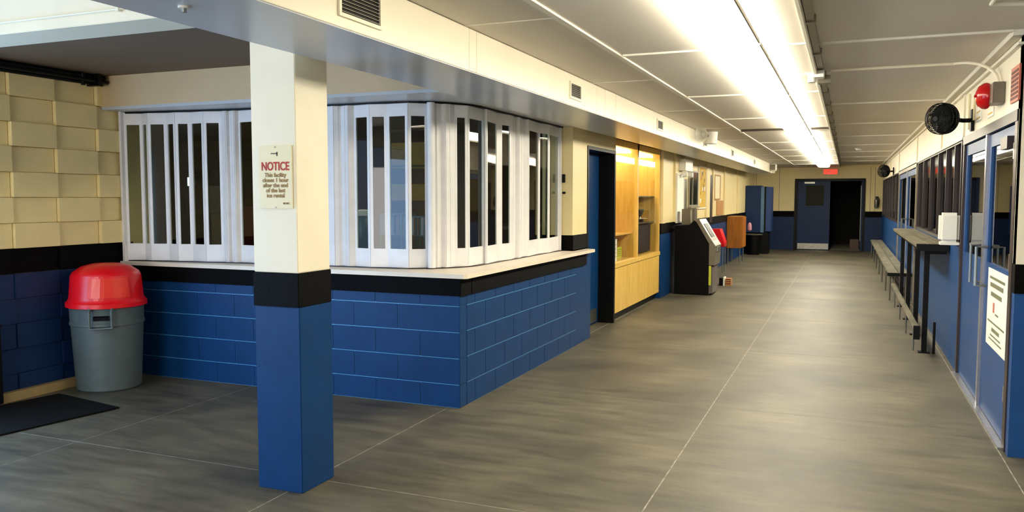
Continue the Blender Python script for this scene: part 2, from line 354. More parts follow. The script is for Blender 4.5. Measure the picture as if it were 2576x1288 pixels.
# double glazed doors
def gdoors(n, y0, y1, ym, poster=False):
    g = G(); g.box(.955, 1.06, y0, y0+.09, 0, 2.15); g.box(.955, 1.06, y1-.06, y1, 0, 2.15); g.box(.95, 1.06, y0, y1, 2.08, 2.15)
    d = struct('door_%d' % n, g, TRIMG if n > 2 else BRONZE)
    obj('threshold', B(.93, 1.06, y0+.05, y1, 0, .014), ALU2, d)
    obj('centre_post', B(.955, 1.03, ym-.03, ym+.03, 0, 2.08), ALU2, d)
    for a, b_ in ((y0+.09, ym-.03), (ym+.03, y1-.06)):
        g = G(); g.box(.975, 1.02, a+.004, b_-.004, .02, 1.13); g.box(.975, 1.02, a+.004, a+.10, 1.13, 2.07); g.box(.975, 1.02, b_-.10, b_-.004, 1.13, 2.07); g.box(.975, 1.02, a+.10, b_-.10, 1.98, 2.07)
        l = obj('door_leaf', g, BLUED, d)
        obj('pane', B(.99, .998, a+.10, b_-.10, 1.13, 1.98), GLD, l)
        hy = b_-.13 if a < ym-.3 else a+.13
        hy = ym-.14 if b_ < ym else ym+.14
        obj('pull_handle', G().tube([(.975, hy, .95), (.90, hy, .95), (.90, hy, 1.24), (.975, hy, 1.24)], .011), STEEL, l, True)
        if b_ < ym:
            for z in (.3, 1.15, 1.85): obj('hinge', B(.955, .975, a+.0, a+.03, z, z+.1), STEEL, l)
    return d
d2 = gdoors(2, 5.87, 8.42, 7.10); gdoors(3, 13.85, 18.5, 16.1)
obj('closer', B(.93, .975, 6.05, 6.3, 1.92, 2.0), BRONZE, d2)
# ---- blue door to the canteen
g = G(); g.box(-2.95, -2.742, 8.965, 9.01, 0, 2.2); g.box(-3.0, -2.742, 10.13, 10.185, 0, 2.2); g.box(-2.98, -2.742, 9.01, 10.13, 2.16, 2.2)
d4 = struct('door_4', g, BLK)
lf = obj('door_leaf', B(-2.99, -2.95, 9.015, 10.125, .01, 2.155, bev=.003), BLUE, d4)
obj('kick_plate', B(-2.949, -2.945, 9.1, 10.05, .03, .2), STEEL, lf)
# ---- canteen room behind the hatch
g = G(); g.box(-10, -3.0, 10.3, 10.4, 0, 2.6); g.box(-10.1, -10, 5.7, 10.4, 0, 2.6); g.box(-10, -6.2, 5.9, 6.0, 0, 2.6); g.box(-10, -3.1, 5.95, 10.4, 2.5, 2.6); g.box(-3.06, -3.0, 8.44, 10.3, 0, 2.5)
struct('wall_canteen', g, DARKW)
area('canteen_fill', (-5.5, 8.2, 2.45), (0, 0, 0), 1.2, .2, 9, (1, .9, .7))  # unseen area light added to lift the dark canteen interior
# ================================================================== PILLAR & DUCT
p = struct('pillar', B(-2.985, -2.695, 3.575, 3.865, 1.2, 2.612, bev=.004), CREAM)
obj('black_band', B(-2.99, -2.69, 3.57, 3.87, 1.015, 1.2, bev=.003), BLACK, p); obj('blue_base', B(-2.985, -2.69, 3.575, 3.87, 0, 1.015, bev=.004), BLUE, p)
du = thing('air_duct', 'long cream rectangular air duct running under the ceiling along the corridor', 'duct', (-2.28, 10.6, 2.32))
yy = [-3.5, -1, 1.6, 4.24, 4.34, 6.77, 7.05, 7.4, 9.0, 11.0, 13.4, 15.0, 17.2, 19.6, 22.0, 24.2]
for a, b_ in zip(yy, yy[1:]):
    obj('duct_section', B(-2.56, -2.0, a+.0015, b_-.0015, 2.322, 2.557, bev=.002), DUCTP, du)
obj('underside_panel', B(-2.562, -2.006, -3.5, 24.2, 2.316, 2.3215), GREYP, du)
# duct end cap / flared nozzle
obj('end_cap', B(-2.58, -1.93, 24.2, 24.45, 2.31, 2.558, bev=.01), DUCTP, du)
def vent(y, L, z0, z1, lab):
    t = thing('vent_grille', lab, 'vent', (-2.0, y, z0), 'supply grilles set into the corridor duct')
    g = G(); f = .016; X0, X1 = -1.999, -1.988
    g.box(X0, X1, y-L/2, y+L/2, z0, z0+f); g.box(X0, X1, y-L/2, y+L/2, z1-f, z1); g.box(X0, X1, y-L/2, y-L/2+f, z0+f, z1-f); g.box(X0, X1, y+L/2-f, y+L/2, z0+f, z1-f)
    obj('frame', g, DUCTP, t); obj('backing', B(-1.9995, -1.9975, y-L/2+f, y+L/2-f, z0+f, z1-f), BLK, t)
    n = max(4, int((z1-z0)/.017)); h = (z1-z0-2*f)/n
    for k in range(n):
        z = z0+f+h*(k+.5); obj('slat', G().prism([(-1.997, z+.0015), (-1.989, z-.0035), (-1.989, z-.0015), (-1.997, z+.0035)], 'Y', y-L/2+f, y+L/2-f), TRIMG, t)
vent(3.12, .34, 2.365, 2.535, 'large black-slatted duct grille at the top edge, left of the corridor')
vent(6.18, .28, 2.37, 2.50, 'small dark duct grille above the curved end of the serving hatch')
vent(9.30, .30, 2.37, 2.49, 'small duct grille over the blue door, third grille along the duct')
vent(12.5, .28, 2.37, 2.47, 'fourth duct grille, just below the white loudspeaker on the duct')
vent(15.62, .28, 2.37, 2.50, 'fifth duct grille, past the white loudspeaker and over the notice board')
vent(19.5, .25, 2.37, 2.49, 'faint far duct grille near the end of the duct')
# ================================================================== COUNTER AND SHUTTER
cu = [(-6.09, 5.49), (-2.655, 5.49), (-2.62, 5.54), (-2.62, 8.88), (-2.745, 8.96), (-3.0, 8.96-.52), (-3.0, 8.40), (-3.15, 8.40), (-3.15, 6.5), (-3.5, 6.05), (-6.09, 6.0)]
cu = [(-6.09, 5.49), (-2.64, 5.49), (-2.62, 5.51), (-2.62, 8.86), (-2.69, 8.90), (-2.735, 8.90), (-2.735, 8.43), (-3.15, 8.43), (-3.15, 6.5), (-3.5, 6.05), (-6.09, 6.0)]
tag(obj('serving_counter', G().prism(cu, 'Z', .997, 1.03), COUNTER), 'cream laminate serving counter top wrapping the corner above the blue block wall', 'counter')
V = [(-6.06, 5.572), (-6.04, 5.535), (-5.89, 5.6), (-5.799, 5.577), (-5.643, 5.637), (-5.522, 5.618), (-5.399, 5.67), (-5.234, 5.653), (-5.084, 5.707), (-5.016, 5.678), (-5.009, 5.715), (-4.93, 5.688), (-4.915, 5.726), (-4.694, 5.698), (-4.635, 5.736), (-4.43, 5.705), (-4.378, 5.743), (-4.173, 5.713), (-4.117, 5.75), (-3.931, 5.719), (-3.879, 5.757), (-3.792, 5.723), (-3.759, 5.76), (-3.592, 5.728), (-3.453, 5.768), (-3.257, 5.76), (-3.134, 5.859), (-3.061, 5.87), (-3.05, 5.928), (-3.006, 5.924), (-2.978, 6.022), (-2.897, 6.108), (-2.898, 6.423), (-2.862, 6.4), (-2.898, 6.714), (-2.862, 6.944), (-2.898, 7.141), (-2.862, 7.152), (-2.898, 7.344), (-2.862, 7.39), (-2.898, 7.771), (-2.862, 7.979), (-2.898, 8.387), (-2.862, 8.387)]
TY = 'SGGGGGGGSSSSGGGGGGSSSSGGGGSSSSGGSGGSSSSGGGS'
sh = thing('folding_shutter', 'white aluminium accordion shutter with tall narrow glass panes closing the serving hatch', 'shutter', (-3.5, 5.8, 1.03))
for i, t in enumerate(TY):
    a, b_ = Vector(V[i]), Vector(V[i+1]); L = (b_-a).length; g = G()
    if t == 'S':
        g.seg(a, b_, 1.04, 2.365, .014); 
        if L > .06: g.seg(a, b_, 1.04, 2.365, .02, .42, .58)
        obj('shutter_slat', g, ALU, sh)
    else:
        u = min(.024/L, .2); ur = u
        if i == 34: ur = .1; u = .34
        g.seg(a, b_, 1.04, 1.19, .014); g.seg(a, b_, 2.255, 2.365, .014); g.seg(a, b_, 1.19, 2.255, .014, 0, u); g.seg(a, b_, 1.19, 2.255, .014, 1-ur, 1)
        pn = obj('shutter_panel', g, ALU, sh); obj('pane', G().seg(a, b_, 1.19, 2.255, .004, u, 1-ur), GL, pn)
cl = [(-6.06, 5.555), (-5.5, 5.625), (-4.9, 5.70), (-4.2, 5.73), (-3.45, 5.75)]+[(-3.43+.55*math.sin(i/10*PI/2), 6.3-.55*math.cos(i/10*PI/2)) for i in range(1, 11)]+[(-2.88, 8.42)]
g = G()
for a, b_ in zip(cl, cl[1:]): g.seg(a, b_, 2.355, 2.37, .05)
obj('top_track', g, BLK, sh)
g = G()
for a, b_ in zip(cl, cl[1:]): g.seg(a, b_, 1.03, 1.04, .035)
obj('bottom_track', g, BRONZE, sh)
obj('corner_post', G().cyl((-3.09, 5.835, 1.70), .032, 1.32), ALU, sh, True)
lk = obj('lock_body', B(-2.86, -2.83, 8.40, 8.43, 1.77, 1.86, bev=.003), BLK, sh); obj('keyhole', G().cyl((-2.84, 8.41, 1.66), .012, .03, 'X'), BLK, sh)
obj('jamb_post', B(-6.066, -6.04, 5.50, 5.54, 1.03, 2.37), ALU, sh)
# --- things inside the canteen
def shelfunit(name, lab, x0, x1, y0, y1, z0, z1, n, m, cat='shelf'):
    t = thing(name, lab, cat, ((x0+x1)/2, (y0+y1)/2, z0))
    for a in (x0, x1-.02): obj('side_panel', B(a, a+.02, y0, y1, z0, z1), m, t)
    for k in range(n): z = z0+(z1-z0-.02)*k/(n-1); obj('shelf_board', B(x0+.02, x1-.02, y0, y1, z, z+.02), m, t)
    return t
su = shelfunit('storage_shelf', 'dark shelf unit holding yellow boxes seen through the shutter panes', -4.75, -4.2, 7.9, 8.3, 0, 2.35, 7, DARKW)
for x0, x1, z, h, m, lab in ((-4.7, -4.26, 1.93, .28, PAPERY, 'pale yellow carton with a dark printed peak on the upper shelf in the canteen'), (-4.7, -4.26, 1.555, .2, PAPERY, 'wide yellow carton on the middle shelf in the canteen'), (-4.68, -4.28, 1.165, .24, BROWN, 'tan carton on the lower shelf in the canteen')):
    tag(obj('carton', B(x0, x1, 7.93, 8.25, z+.0, z+h, bev=.004), m), lab, 'box', 'cartons on the canteen shelf')
ct = thing('back_counter', 'dark counter inside the canteen behind the shutter', 'counter', (-4.4, 7.0, 0))
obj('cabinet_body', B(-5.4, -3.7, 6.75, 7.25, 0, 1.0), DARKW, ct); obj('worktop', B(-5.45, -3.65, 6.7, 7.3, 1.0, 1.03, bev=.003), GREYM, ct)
j = thing('glass_jar', 'teal glass canister with a white lid inside the canteen, behind the shutter', 'jar', (-4.38, 6.85, 1.03))
obj('jar_body', G().lathe([(.10, 0), (.11, .02), (.10, .36), (.09, .4)], (-4.38, 6.85, 1.03)), TEAL, j, True); obj('lid', G().lathe([(.095, 0), (.1, .01), (.1, .05), (.02, .06), (0.001, .06)], (-4.38, 6.85, 1.43)), WHITE, j, True)
def case(x0, x1, y, z, h, lab):
    t = thing('glass_case', lab, 'display case', ((x0+x1)/2, y+.15, z))
    g = G()
    for xx in (x0, x1-.012):
        for yv in (y, y+.288): g.box(xx, xx+.012, yv, yv+.012, z, z+h)
    g.box(x0, x1, y, y+.3, z+h-.012, z+h); g.box(x0, x1, y, y+.3, z, z+.012); g.box(x0+.012, x1-.012, y+.012, y+.288, z+h*.5, z+h*.5+.008)
    obj('frame', g, TEAL, t); obj('pane', B(x0+.014, x1-.014, y+.002, y+.006, z+.014, z+h-.014), GLC, t)
case(-4.2, -3.95, 6.85, 1.03, .42, 'small teal-framed glass case standing inside the canteen, left of two')
case(-3.92, -3.7, 6.85, 1.03, .40, 'small teal-framed glass case inside the canteen, right of two')
co = thing('drinks_cooler', 'upright dark drinks cooler with a bright lit edge deep inside the canteen', 'refrigerator', (-8.9, 9.6, 0))
obj('body', B(-9.3, -8.5, 9.3, 9.9, 0, 2.0, bev=.01), BLK, co); obj('door_pane', B(-8.78, -8.53, 9.285, 9.30, .3, 1.9), TEAL, co); obj('light_strip', B(-8.92, -8.84, 9.28, 9.30, .95, 1.9), LENS3, co)
rb = thing('red_cabinet', 'dull red cabinet inside the canteen glimpsed beside the pillar', 'cabinet', (-6.2, 7.5, 0))
obj('body', B(-6.5, -5.8, 7.4, 7.8, 0, 1.5, bev=.005), mat('dull_red', '6A2418', .5), rb); obj('door_panel', B(-6.47, -5.83, 7.385, 7.4, .1, 1.45), mat('dull_red2', '7A3020', .5), rb)
for x, y, h, m, lab in ((-7.4, 8.0, 1.75, GREYM, 'grey appliance inside the canteen, leftmost through the shutter'), (-6.9, 8.3, 1.35, TEAL, 'teal appliance inside the canteen right of the lit cooler')):
    t = thing('appliance', lab, 'appliance', (x, y, 0)); obj('body', B(x-.25, x+.25, y-.2, y+.2, 0, h*.8, bev=.01), m, t); obj('upper_unit', B(x-.2, x+.2, y-.15, y+.2, h*.8, h, bev=.01), STEEL, t)
# ================================================================== NOTICE SIGN ON PILLAR
sg = thing('notice_sign', 'cream NOTICE sign with red heading screwed to the front of the pillar', 'sign', (-2.822, 3.57, 1.545))
obj('plate', B(-2.93, -2.715, 3.5645, 3.5735, 1.545, 1.878, bev=.0015), CRSIGN, sg)
R = (PI/2, 0, 0)
text('lettering', 'NOTICE', .062, (-2.822, 3.563, 1.767), R, REDT, sg, .001, sx=.80).data.materials[0] = REDT
for k, l in enumerate(('This facility', 'closes 1 hour', 'after the end', 'of the last', 'ice rental')):
    text('lettering', l, .031, (-2.822, 3.563, 1.722-k*.0272), R, INK, sg, .0006)
text('lettering', 'MGMT.', .014, (-2.752, 3.563, 1.572), R, INK, sg, .0004)
obj('emblem', G().box(-2.848, -2.805, 3.5625, 3.5645, 1.834, 1.839).box(-2.812, -2.806, 3.5625, 3.5645, 1.823, 1.845), BRONZE, sg)
for z in (1.87, 1.551): obj('screw', G().cyl((-2.822, 3.563, z), .004, .004, 'Y', 10), STEEL, sg)
# ================================================================== TRASH CAN (left)
cx, cy = -5.78, 5.06
tc = thing('trash_can', 'round grey plastic trash can with red dome lid beside the left block wall', 'trash can', (cx, cy, 0))
obj('barrel', G().lathe([(0.2397, 0), (0.2519, .012), (0.2801, .545), (0.2895, .55), (0.2895, .57), (0.2839, .575), (0.2876, .70), (0.2914, .71), (0.2726, .71), (0.2444, .05), (0.0001, .05)], (cx, cy, 0), seg=56), GREYPL, tc, True)
for ang in (math.radians(-50), math.radians(130)):
    ra = Vector((math.cos(ang), math.sin(ang), 0)); ta = Vector((-ra.y, ra.x, 0)); C0 = Vector((cx, cy, 0)); Q = lambda u, r_, z: tuple(C0+ra*r_+ta*u+Vector((0, 0, z)))
    g = G().tube([Q(-.085, .292, .70), Q(-.085, .316, .68), Q(-.085, .316, .54), Q(0.0799, .316, .54), Q(0.0799, .316, .68), Q(0.0799, .292, .70)], .012, 8)
    g.tube([Q(-.085, .282, .54), Q(-.085, .316, .54)], .012, 8); g.tube([Q(0.0799, .30, .54), Q(0.0799, .316, .54)], .012, 8)
    obj('handle', g, GREYPL, tc, True)
    g = G(); g.tube([Q(-.06, .287, .62), Q(0.0564, .287, .62)], .02, 6); obj('grip_recess', g, BLK, tc)
ld = obj('dome_lid', G().lathe([(0.2989, .695), (0.314, .70), (0.314, .735), (0.2989, .748), (0.2876, .77), (0.2707, .955), (0.2538, .985), (0.188, 1.03), (0.1128, 1.05), (0.0001, 1.058)], (cx, cy, 0), seg=56), RED, tc, True)
fa = math.radians(-38)
def patch(w0, w1, z0, z1, r0, r1, t, m, name):
    n = 10; g = G(); A = []; Bq = []
    for k in range(n+1):
        q0 = fa-w0/2+w0*k/n; q1 = fa-w1/2+w1*k/n
        A.append([g.b.verts.new((cx+rr*math.cos(q0), cy+rr*math.sin(q0), z0)) for rr in (r0+t, r0-.01)])
        Bq.append([g.b.verts.new((cx+rr*math.cos(q1), cy+rr*math.sin(q1), z1)) for rr in (r1+t, r1-.01)])
    for k in range(n):
        f = g.b.faces.new; f((A[k][0], A[k+1][0], Bq[k+1][0], Bq[k][0])); f((A[k][1], Bq[k][1], Bq[k+1][1], A[k+1][1])); f((Bq[k][0], Bq[k+1][0], Bq[k+1][1], Bq[k][1])); f((A[k][0], A[k][1], A[k+1][1], A[k+1][0]))
    for k in (0, n): g.b.faces.new((A[k][0], Bq[k][0], Bq[k][1], A[k][1]))
    return obj(name, g, m, ld)
patch(1.35, 1.25, .765, .962, .288, .269, .006, RED, 'flap_frame'); patch(1.15, 1.05, .785, .945, .286, .271, .013, mat('red_flap', 'F43424', .28), 'flap_door')
# mat
tag(obj('floor_mat', B(-6.02, -5.19, 3.35, 4.62, 0, .012, bev=.004, rz=-.17), MATB), 'black rubber floor mat in front of the left wall opening', 'mat')
t = thing('black_crate', 'black box at the far left edge beside the end of the block wall', 'box', (-6.0, 4.1, 0))
obj('body', B(-6.11, -5.99, 3.75, 4.268, .013, .6, bev=.005), BLK, t); obj('lid', B(-6.115, -5.985, 3.74, 4.272, .6, .632, bev=.004), BLK, t)
# pipes
pp = thing('wall_pipes', 'pair of dark pipes running under the ceiling along the left block wall', 'pipe', (-6.02, 4.7, 2.56))
for z, x, r in ((2.635, -6.02, .022), (2.585, -6.05, .016), (2.60, -5.98, .014)): obj('pipe', G().tube([(x, 3.9, z), (x, 5.32, z)], r, 12), BLK, pp, True)
obj('coupling', G().cyl((-6.02, 5.06, 2.632), .034, .06, 'Y'), BLK, pp, True); obj('valve', G().cyl((-5.99, 5.08, 2.60), .016, .10, 'Z'), BLK, pp, True); obj('hanger', B(-6.09, -5.95, 5.2, 5.24, 2.56, 2.66), BLK, pp)
# ================================================================== CORRIDOR LIGHTS
def fixture(y0, y1, lab, zc=2.56, x0=-.79, x1=-.49):
    t = thing('ceiling_light', lab, 'light', ((x0+x1)/2, (y0+y1)/2, zc-.08), 'fluorescent fixtures in a row under the corridor ceiling')
    obj('housing', B(x0+.02, x1-.02, y0, y1, zc-.012, zc), WHITE, t)
    obj('lens', G().prism([(x0, zc-.012), (x0, zc-.07), (x0+.06, zc-.085), (x1-.06, zc-.085), (x1, zc-.07), (x1, zc-.012)], 'Y', y0+.012, y1-.012), LENS, t)
    for a in (y0, y1-.012): obj('end_cap', G().prism([(x0-.003, zc-.01), (x0-.003, zc-.073), (x0+.06, zc-.088), (x1-.06, zc-.088), (x1+.003, zc-.073), (x1+.003, zc-.01)], 'Y', a, a+.012), LENS, t)
    obj('side_rail', B(x1+.004, x1+.012, y0, y1, zc-.095, zc-.075), TRIMG, t)
ordn = ['fluorescent ceiling fixture entering at the top edge, nearest visible of the first row', 'fluorescent ceiling fixture, second visible of the first row', 'fluorescent ceiling fixture, third visible of the first row', 'fluorescent ceiling fixture ending just before the dark ceiling slot',
        'fluorescent ceiling fixture just past the dark ceiling slot', 'fluorescent ceiling fixture, second past the dark slot', 'fluorescent ceiling fixture, third past the dark slot', 'fluorescent ceiling fixture, fourth past the dark slot', 'farthest fluorescent ceiling fixture, nearest the exit sign']
k = 0
for y0 in (2.38, 4.86, 7.34, 9.82): fixture(y0, y0+2.44, ordn[k]); k += 1
for y0 in (12.55, 14.98, 17.41, 19.84, 22.27): fixture(y0, y0+2.39, ordn[k]); k += 1
def sfix(x, y, lab):
    t = thing('side_light', lab, 'light', (x, y, 2.92))
    obj('housing', B(x-.62, x+.62, y-.1, y+.1, 2.96, 3.0), WHITE, t); obj('lens', B(x-.6, x+.6, y-.09, y+.09, 2.92, 2.96, bev=.01), LENS5, t)
sfix(-4.6, 2.2, 'fluorescent fixture of the side hall, outside the frame')
# junction box and conduit to the bell
cj = thing('junction_box', 'small pale junction box on the edge of the lit ceiling strip where a conduit starts', 'electrical box', (-.25, 6.8, 2.5))
obj('box', B(-.31, -.19, 6.72, 6.86, 2.525, 2.575, bev=.006), WHITE, cj); obj('sensor', G().cyl((-.28, 6.76, 2.51), .03, .04), WHITE, cj, True); obj('bracket', B(-.24, -.15, 6.9, 6.98, 2.50, 2.56), GREYM, cj)
cd = G(); P = [(-.15, 6.95, 2.60)]+[(.74, 6.95, 2.60)]+[(.74+.2*math.sin(q*PI/16)*1, 6.95-.3*(1-math.cos(q*PI/16)), 2.60-.2*(1-math.cos(q*PI/16))) for q in range(1, 9)]+[(.94, 6.50, 2.36)]
P = [(-.15, 6.95, 2.60), (.70, 6.95, 2.60)]+[(.70+.235*math.sin(q*PI/16), 6.95-.42*(q/8), 2.60-.18*(1-math.cos(q*PI/16))) for q in range(1, 9)]+[(.94, 6.52, 2.392)]
tag(obj('conduit', cd.tube(P, .011), CREAM, None, True), 'thin pale conduit crossing the ceiling and bending down to the red bell', 'conduit')
bl = thing('alarm_bell', 'round red alarm bell high on the right wall above the glass doors', 'bell', (.9, 6.55, 2.3))
obj('back_box', B(.885, .958, 6.38, 6.62, 2.245, 2.385, bev=.004), GREYM, bl)
obj('gong', G().lathe([(.088, 0), (.092, .012), (.088, .03), (.07, .055), (.035, .072), (.0001, .076)], (.885, 6.60, 2.315), (-1, -.18, 0), 36), REDS, bl, True)
obj('centre_bolt', G().cyl((.81, 6.585, 2.315), .01, .02, 'X'), REDS, bl, True)
rs = thing('red_sign', 'small red printed sign at the top right above the door frame', 'sign', (.955, 5.98, 2.2))
obj('plate', B(.948, .959, 5.85, 6.12, 2.205, 2.425), SALMON, rs)
for q in range(7): obj('print_line', B(.946, .948, 5.87, 6.10, 2.222+.027*q, 2.238+.027*q), MAROON, rs)
for y, z, h, lab in ((7.55, 2.22, .20, 'pale paper notice on the wall above the far glass door leaf'), (6.95, 2.20, .06, 'small pale label below the red bell')):
    t = thing('paper_notice', lab, 'notice', (.95, y, z)); obj('sheet', B(.953, .959, y-.14, y+.14, z, z+h), PAPER, t)
    for q in range(int(h/.05)): obj('print_line', B(.951, .953, y-.1, y+.1, z+.02+.05*q, z+.03+.05*q), PAPERY, t)
for y, z0, z1 in ((8.12, 2.2, 2.5), (7.82, 2.25, 2.45)): tag(obj('cable_cover', B(.945, .959, y-.03, y+.03, z0, z1), CRSIGN), 'vertical cable cover by the black fan, the %s one' % ('one behind its bracket' if z1 > 2.48 else 'shorter'), 'cable cover')
# fans
def fan(c, r, lab, d, wy):
    t = thing('wall_fan', lab, 'fan', (c[0], c[1], c[2])); D = Vector(d).normalized()
    g = G(); s = Vector((0, 0, 1)); e1 = D.orthogonal().normalized(); e2 = D.cross(e1); C = Vector(c)
    for kk, (rr, off) in enumerate(((1, 0), (.97, .05), (.88, .07), (.78, .08), (.67, .088), (.56, .093), (.45, .097), (.34, .1), (.23, .1), (.97, -.05), (.8, -.07), (.6, -.08))):
        g.tube([C+D*off*r/.16+(e1*math.cos(q*PI/16)+e2*math.sin(q*PI/16))*r*rr for q in range(33)], r*.022, 6)
    for q in range(48):
        u = e1*math.cos(q*PI/24)+e2*math.sin(q*PI/24)
        g.tube([C+D*.1*r/.16+u*r*.12, C+D*.085*r/.16+u*r*.72, C+D*.05*r/.16+u*r*.97, C+u*r, C-D*.05*r/.16+u*r*.97, C-D*.085*r/.16+u*r*.5], r*.012, 4)
    obj('cage', g, BLK, t, True)
    obj('hub', G().cyl(C+D*.1*r/.16, r*.16, .02, tuple(D)), GREYM if r > .15 else BLK, t, True)
    obj('motor', G().cyl(C-D*.07, r*.45, .12, tuple(D), r2=r*.5), BLK, t, True)
    obj('rear_shroud', G().lathe([(r*.05, -.10*r/.16), (r*.6, -.085*r/.16), (r*.96, -.045*r/.16), (r*.94, -.04*r/.16), (r*.6, -.075*r/.16), (r*.05, -.09*r/.16)], tuple(C), tuple(D), 32), BLK, t, True)
    g = G(); n = 4
    for q in range(n):
        A = q*PI*2/n
        pts = []
        for rr, ww in ((.15, .5), (.5, 1.15), (.88, 1.2)):
            for sgn in (-1, 1):
                an = A+sgn*ww/2; pts.append(C+(e1*math.cos(an)+e2*math.sin(an))*r*rr+D*sgn*.018)
        vs_ = [g.b.verts.new(pnt) for pnt in pts]+[g.b.verts.new(pnt+D*.003) for pnt in pts]
        f = g.b.faces.new
        for h in (0, 6): f((vs_[h], vs_[h+1], vs_[h+3], vs_[h+2])); f((vs_[h+2], vs_[h+3], vs_[h+5], vs_[h+4]))
        f((vs_[0], vs_[2], vs_[8], vs_[6])); f((vs_[2], vs_[4], vs_[10], vs_[8])); f((vs_[1], vs_[3], vs_[9], vs_[7])); f((vs_[3], vs_[5], vs_[11], vs_[9])); f((vs_[4], vs_[5], vs_[11], vs_[10]))
    obj('blade_set', g, BLK, t)
    obj('bracket_arm', G().tube([tuple(C-D*.1), (.88, wy, c[2]), (.95, wy, c[2])], .018), BLK, t, True)
    obj('wall_plate', B(.935, .958, wy-.05, wy+.05, c[2]-.09, c[2]+.09, bev=.004), BLK, t)
fan((.70, 7.62, 2.255), .128, 'black caged wall fan on the right wall above the glass doors', (-.62, -.78, -.05), 7.86)
fan((.74, 20.4, 2.22), .14, 'far black wall fan in the corner above the dark far windows', (-.7, -.7, 0), 20.6)
# hand towel dispenser
t = thing('towel_dispenser', 'white rounded paper towel dispenser on the right wall just past the glass doors', 'dispenser', (.87, 8.52, 1.19))
obj('cover', B(.79, .955, 8.44, 8.60, 1.20, 1.47, bev=.025), WHITE, t, True); obj('base_tray', B(.80, .955, 8.45, 8.59, 1.175, 1.20), WHITE, t)
# poster on the glass door
t = thing('door_poster', 'white printed poster taped to the near leaf of the glass doors', 'poster', (.97, 6.45, .55))
obj('sheet', B(.969, .973, 6.06, 6.84, .55, 1.10), PAPER, t)
for q, (z, a_, b_, h, m) in enumerate(((1.03, 6.15, 6.75, .018, INKG), (.975, 6.2, 6.72, .03, INKG), (.91, 6.25, 6.68, .03, INKG), (.80, 6.52, 6.58, .07, SALMON), (.79, 6.36, 6.48, .012, INKG), (.72, 6.12, 6.78, .012, INKG), (.665, 6.3, 6.6, .025, INKG), (.63, 6.25, 6.65, .01, INKG), (.6, 6.2, 6.7, .01, INKG))):
    obj('print_line', B(.967, .969, a_, b_, z, z+h), m, t)
# ================================================================== STANDING COUNTER AND BENCH
t = thing('standing_counter', 'narrow grey plank standing counter on black posts along the right wall', 'counter', (.82, 11.6, 0))
for q in range(3): obj('plank', B(.66+q*.098, .66+q*.098+.094, 9.25, 13.85, 1.105, 1.145, bev=.003), PLANK, t)
obj('end_rail', B(.66, .955, 9.22, 9.25, 1.07, 1.14), BLK, t); obj('front_rail', B(.69, .72, 9.25, 13.8, 1.07, 1.105), BLK, t)
for y in (9.42, 10.62, 11.95, 13.35):
    obj('post', B(.75, .80, y-.025, y+.025, 0, 1.105), BLK, t); obj('arm', B(.80, .955, y-.02, y+.02, 1.03, 1.105), BLK, t); obj('foot_plate', B(.72, .83, y-.05, y+.05, 0, .012), BLK, t)
obj('short_post', B(.85, .875, 9.36, 9.39, 0, .33), BLK, t)
t = thing('foot_rail_bench', 'long low narrow foot rail on small legs in front of the standing counter', 'rail', (.68, 11.7, 0))
obj('rail_board', B(.655, .71, 9.2, 13.8, .27, .30, bev=.004), PLANK, t); obj('end_block', B(.655, .715, 9.17, 9.2, .17, .31), BLK, t)
for y in (9.5, 10.68, 11.9, 13.2): obj('leg', G().tube([(.68, y, .27), (.68, y, 0)], .009), STEEL, t); 
t = thing('long_bench', 'long low grey bench along the right wall reaching toward the end wall', 'bench', (.76, 19.3, 0))
for q in range(2): obj('plank', B(.62+q*.15, .76+q*.15, 13.95, 25, .41, .45, bev=.003), PLANK, t)
obj('end_rail', B(.60, .95, 13.90, 13.95, .40, .45), BLK, t)
for y in (14.1, 15.6, 17.2, 18.9, 20.6, 22.4, 24.6):
    obj('leg', G().tube([(.65, y, .41), (.65, y, 0)], .013), STEEL, t); obj('leg', G().tube([(.88, y, .41), (.88, y, 0)], .013), STEEL, t)
# ================================================================== DISPLAY CABINET
t = thing('display_cabinet', 'tall maple display cabinet with glass front and cupboard base next to the blue door', 'cabinet', (-2.95, 11.55, 0))
x0, x1, y0, y1 = -3.25, -2.76, 10.2, 12.93
obj('plinth', B(x0, x1-.06, y0, y1, 0, .10), BLK, t); obj('base_carcass', B(x0, x1-.02, y0, y1, .10, .70), WOOD, t)
w_ = (y1-y0)/4
for q in range(4):
    obj('cupboard_door', B(x1-.02, x1, y0+q*w_+.003, y0+(q+1)*w_-.003, .105, .695, bev=.002), WOOD, t)
obj('ledge', B(x0, x1+.015, y0, y1, .70, .76, bev=.003), WOOD, t)
obj('back_panel', B(x0, x0+.02, y0, y1, .76, 2.36), WOOD, t)
obj('side_panel', B(x0, x1, y0, y0+.03, .76, 2.36), WOOD, t); obj('side_panel', B(x0, x1, y1-.05, y1, .76, 2.36), WOOD, t); obj('centre_panel', B(x0, x1, 11.42, 11.50, .76, 2.36), WOOD, t)
obj('top_panel', B(x0, x1, y0+.03, y1-.05, 2.28, 2.36), WOOD, t)
obj('pane', B(x1-.03, x1-.024, y0+.03, 11.42, .76, 2.28), GLC, t); obj('pane', B(x1-.03, x1-.024, 11.50, y1-.05, .76, 2.28), GLC, t)
obj('shelf_board', B(x0+.02, x1-.08, y0+.03, 11.42, 1.10, 1.115), WOOD, t); obj('shelf_board', B(x0+.02, x1-.08, 11.5, y1-.05, 1.22, 1.235), GREYM, t); obj('shelf_board', B(x0+.02, x1-.08, 11.5, y1-.05, 1.62, 1.635), GREYM, t)
obj('fill_strip', B(x0+.1, x1-.1, y0+.06, y1-.1, 2.24, 2.27), LENS4, t)  # glowing strip added to brighten the cabinet bays
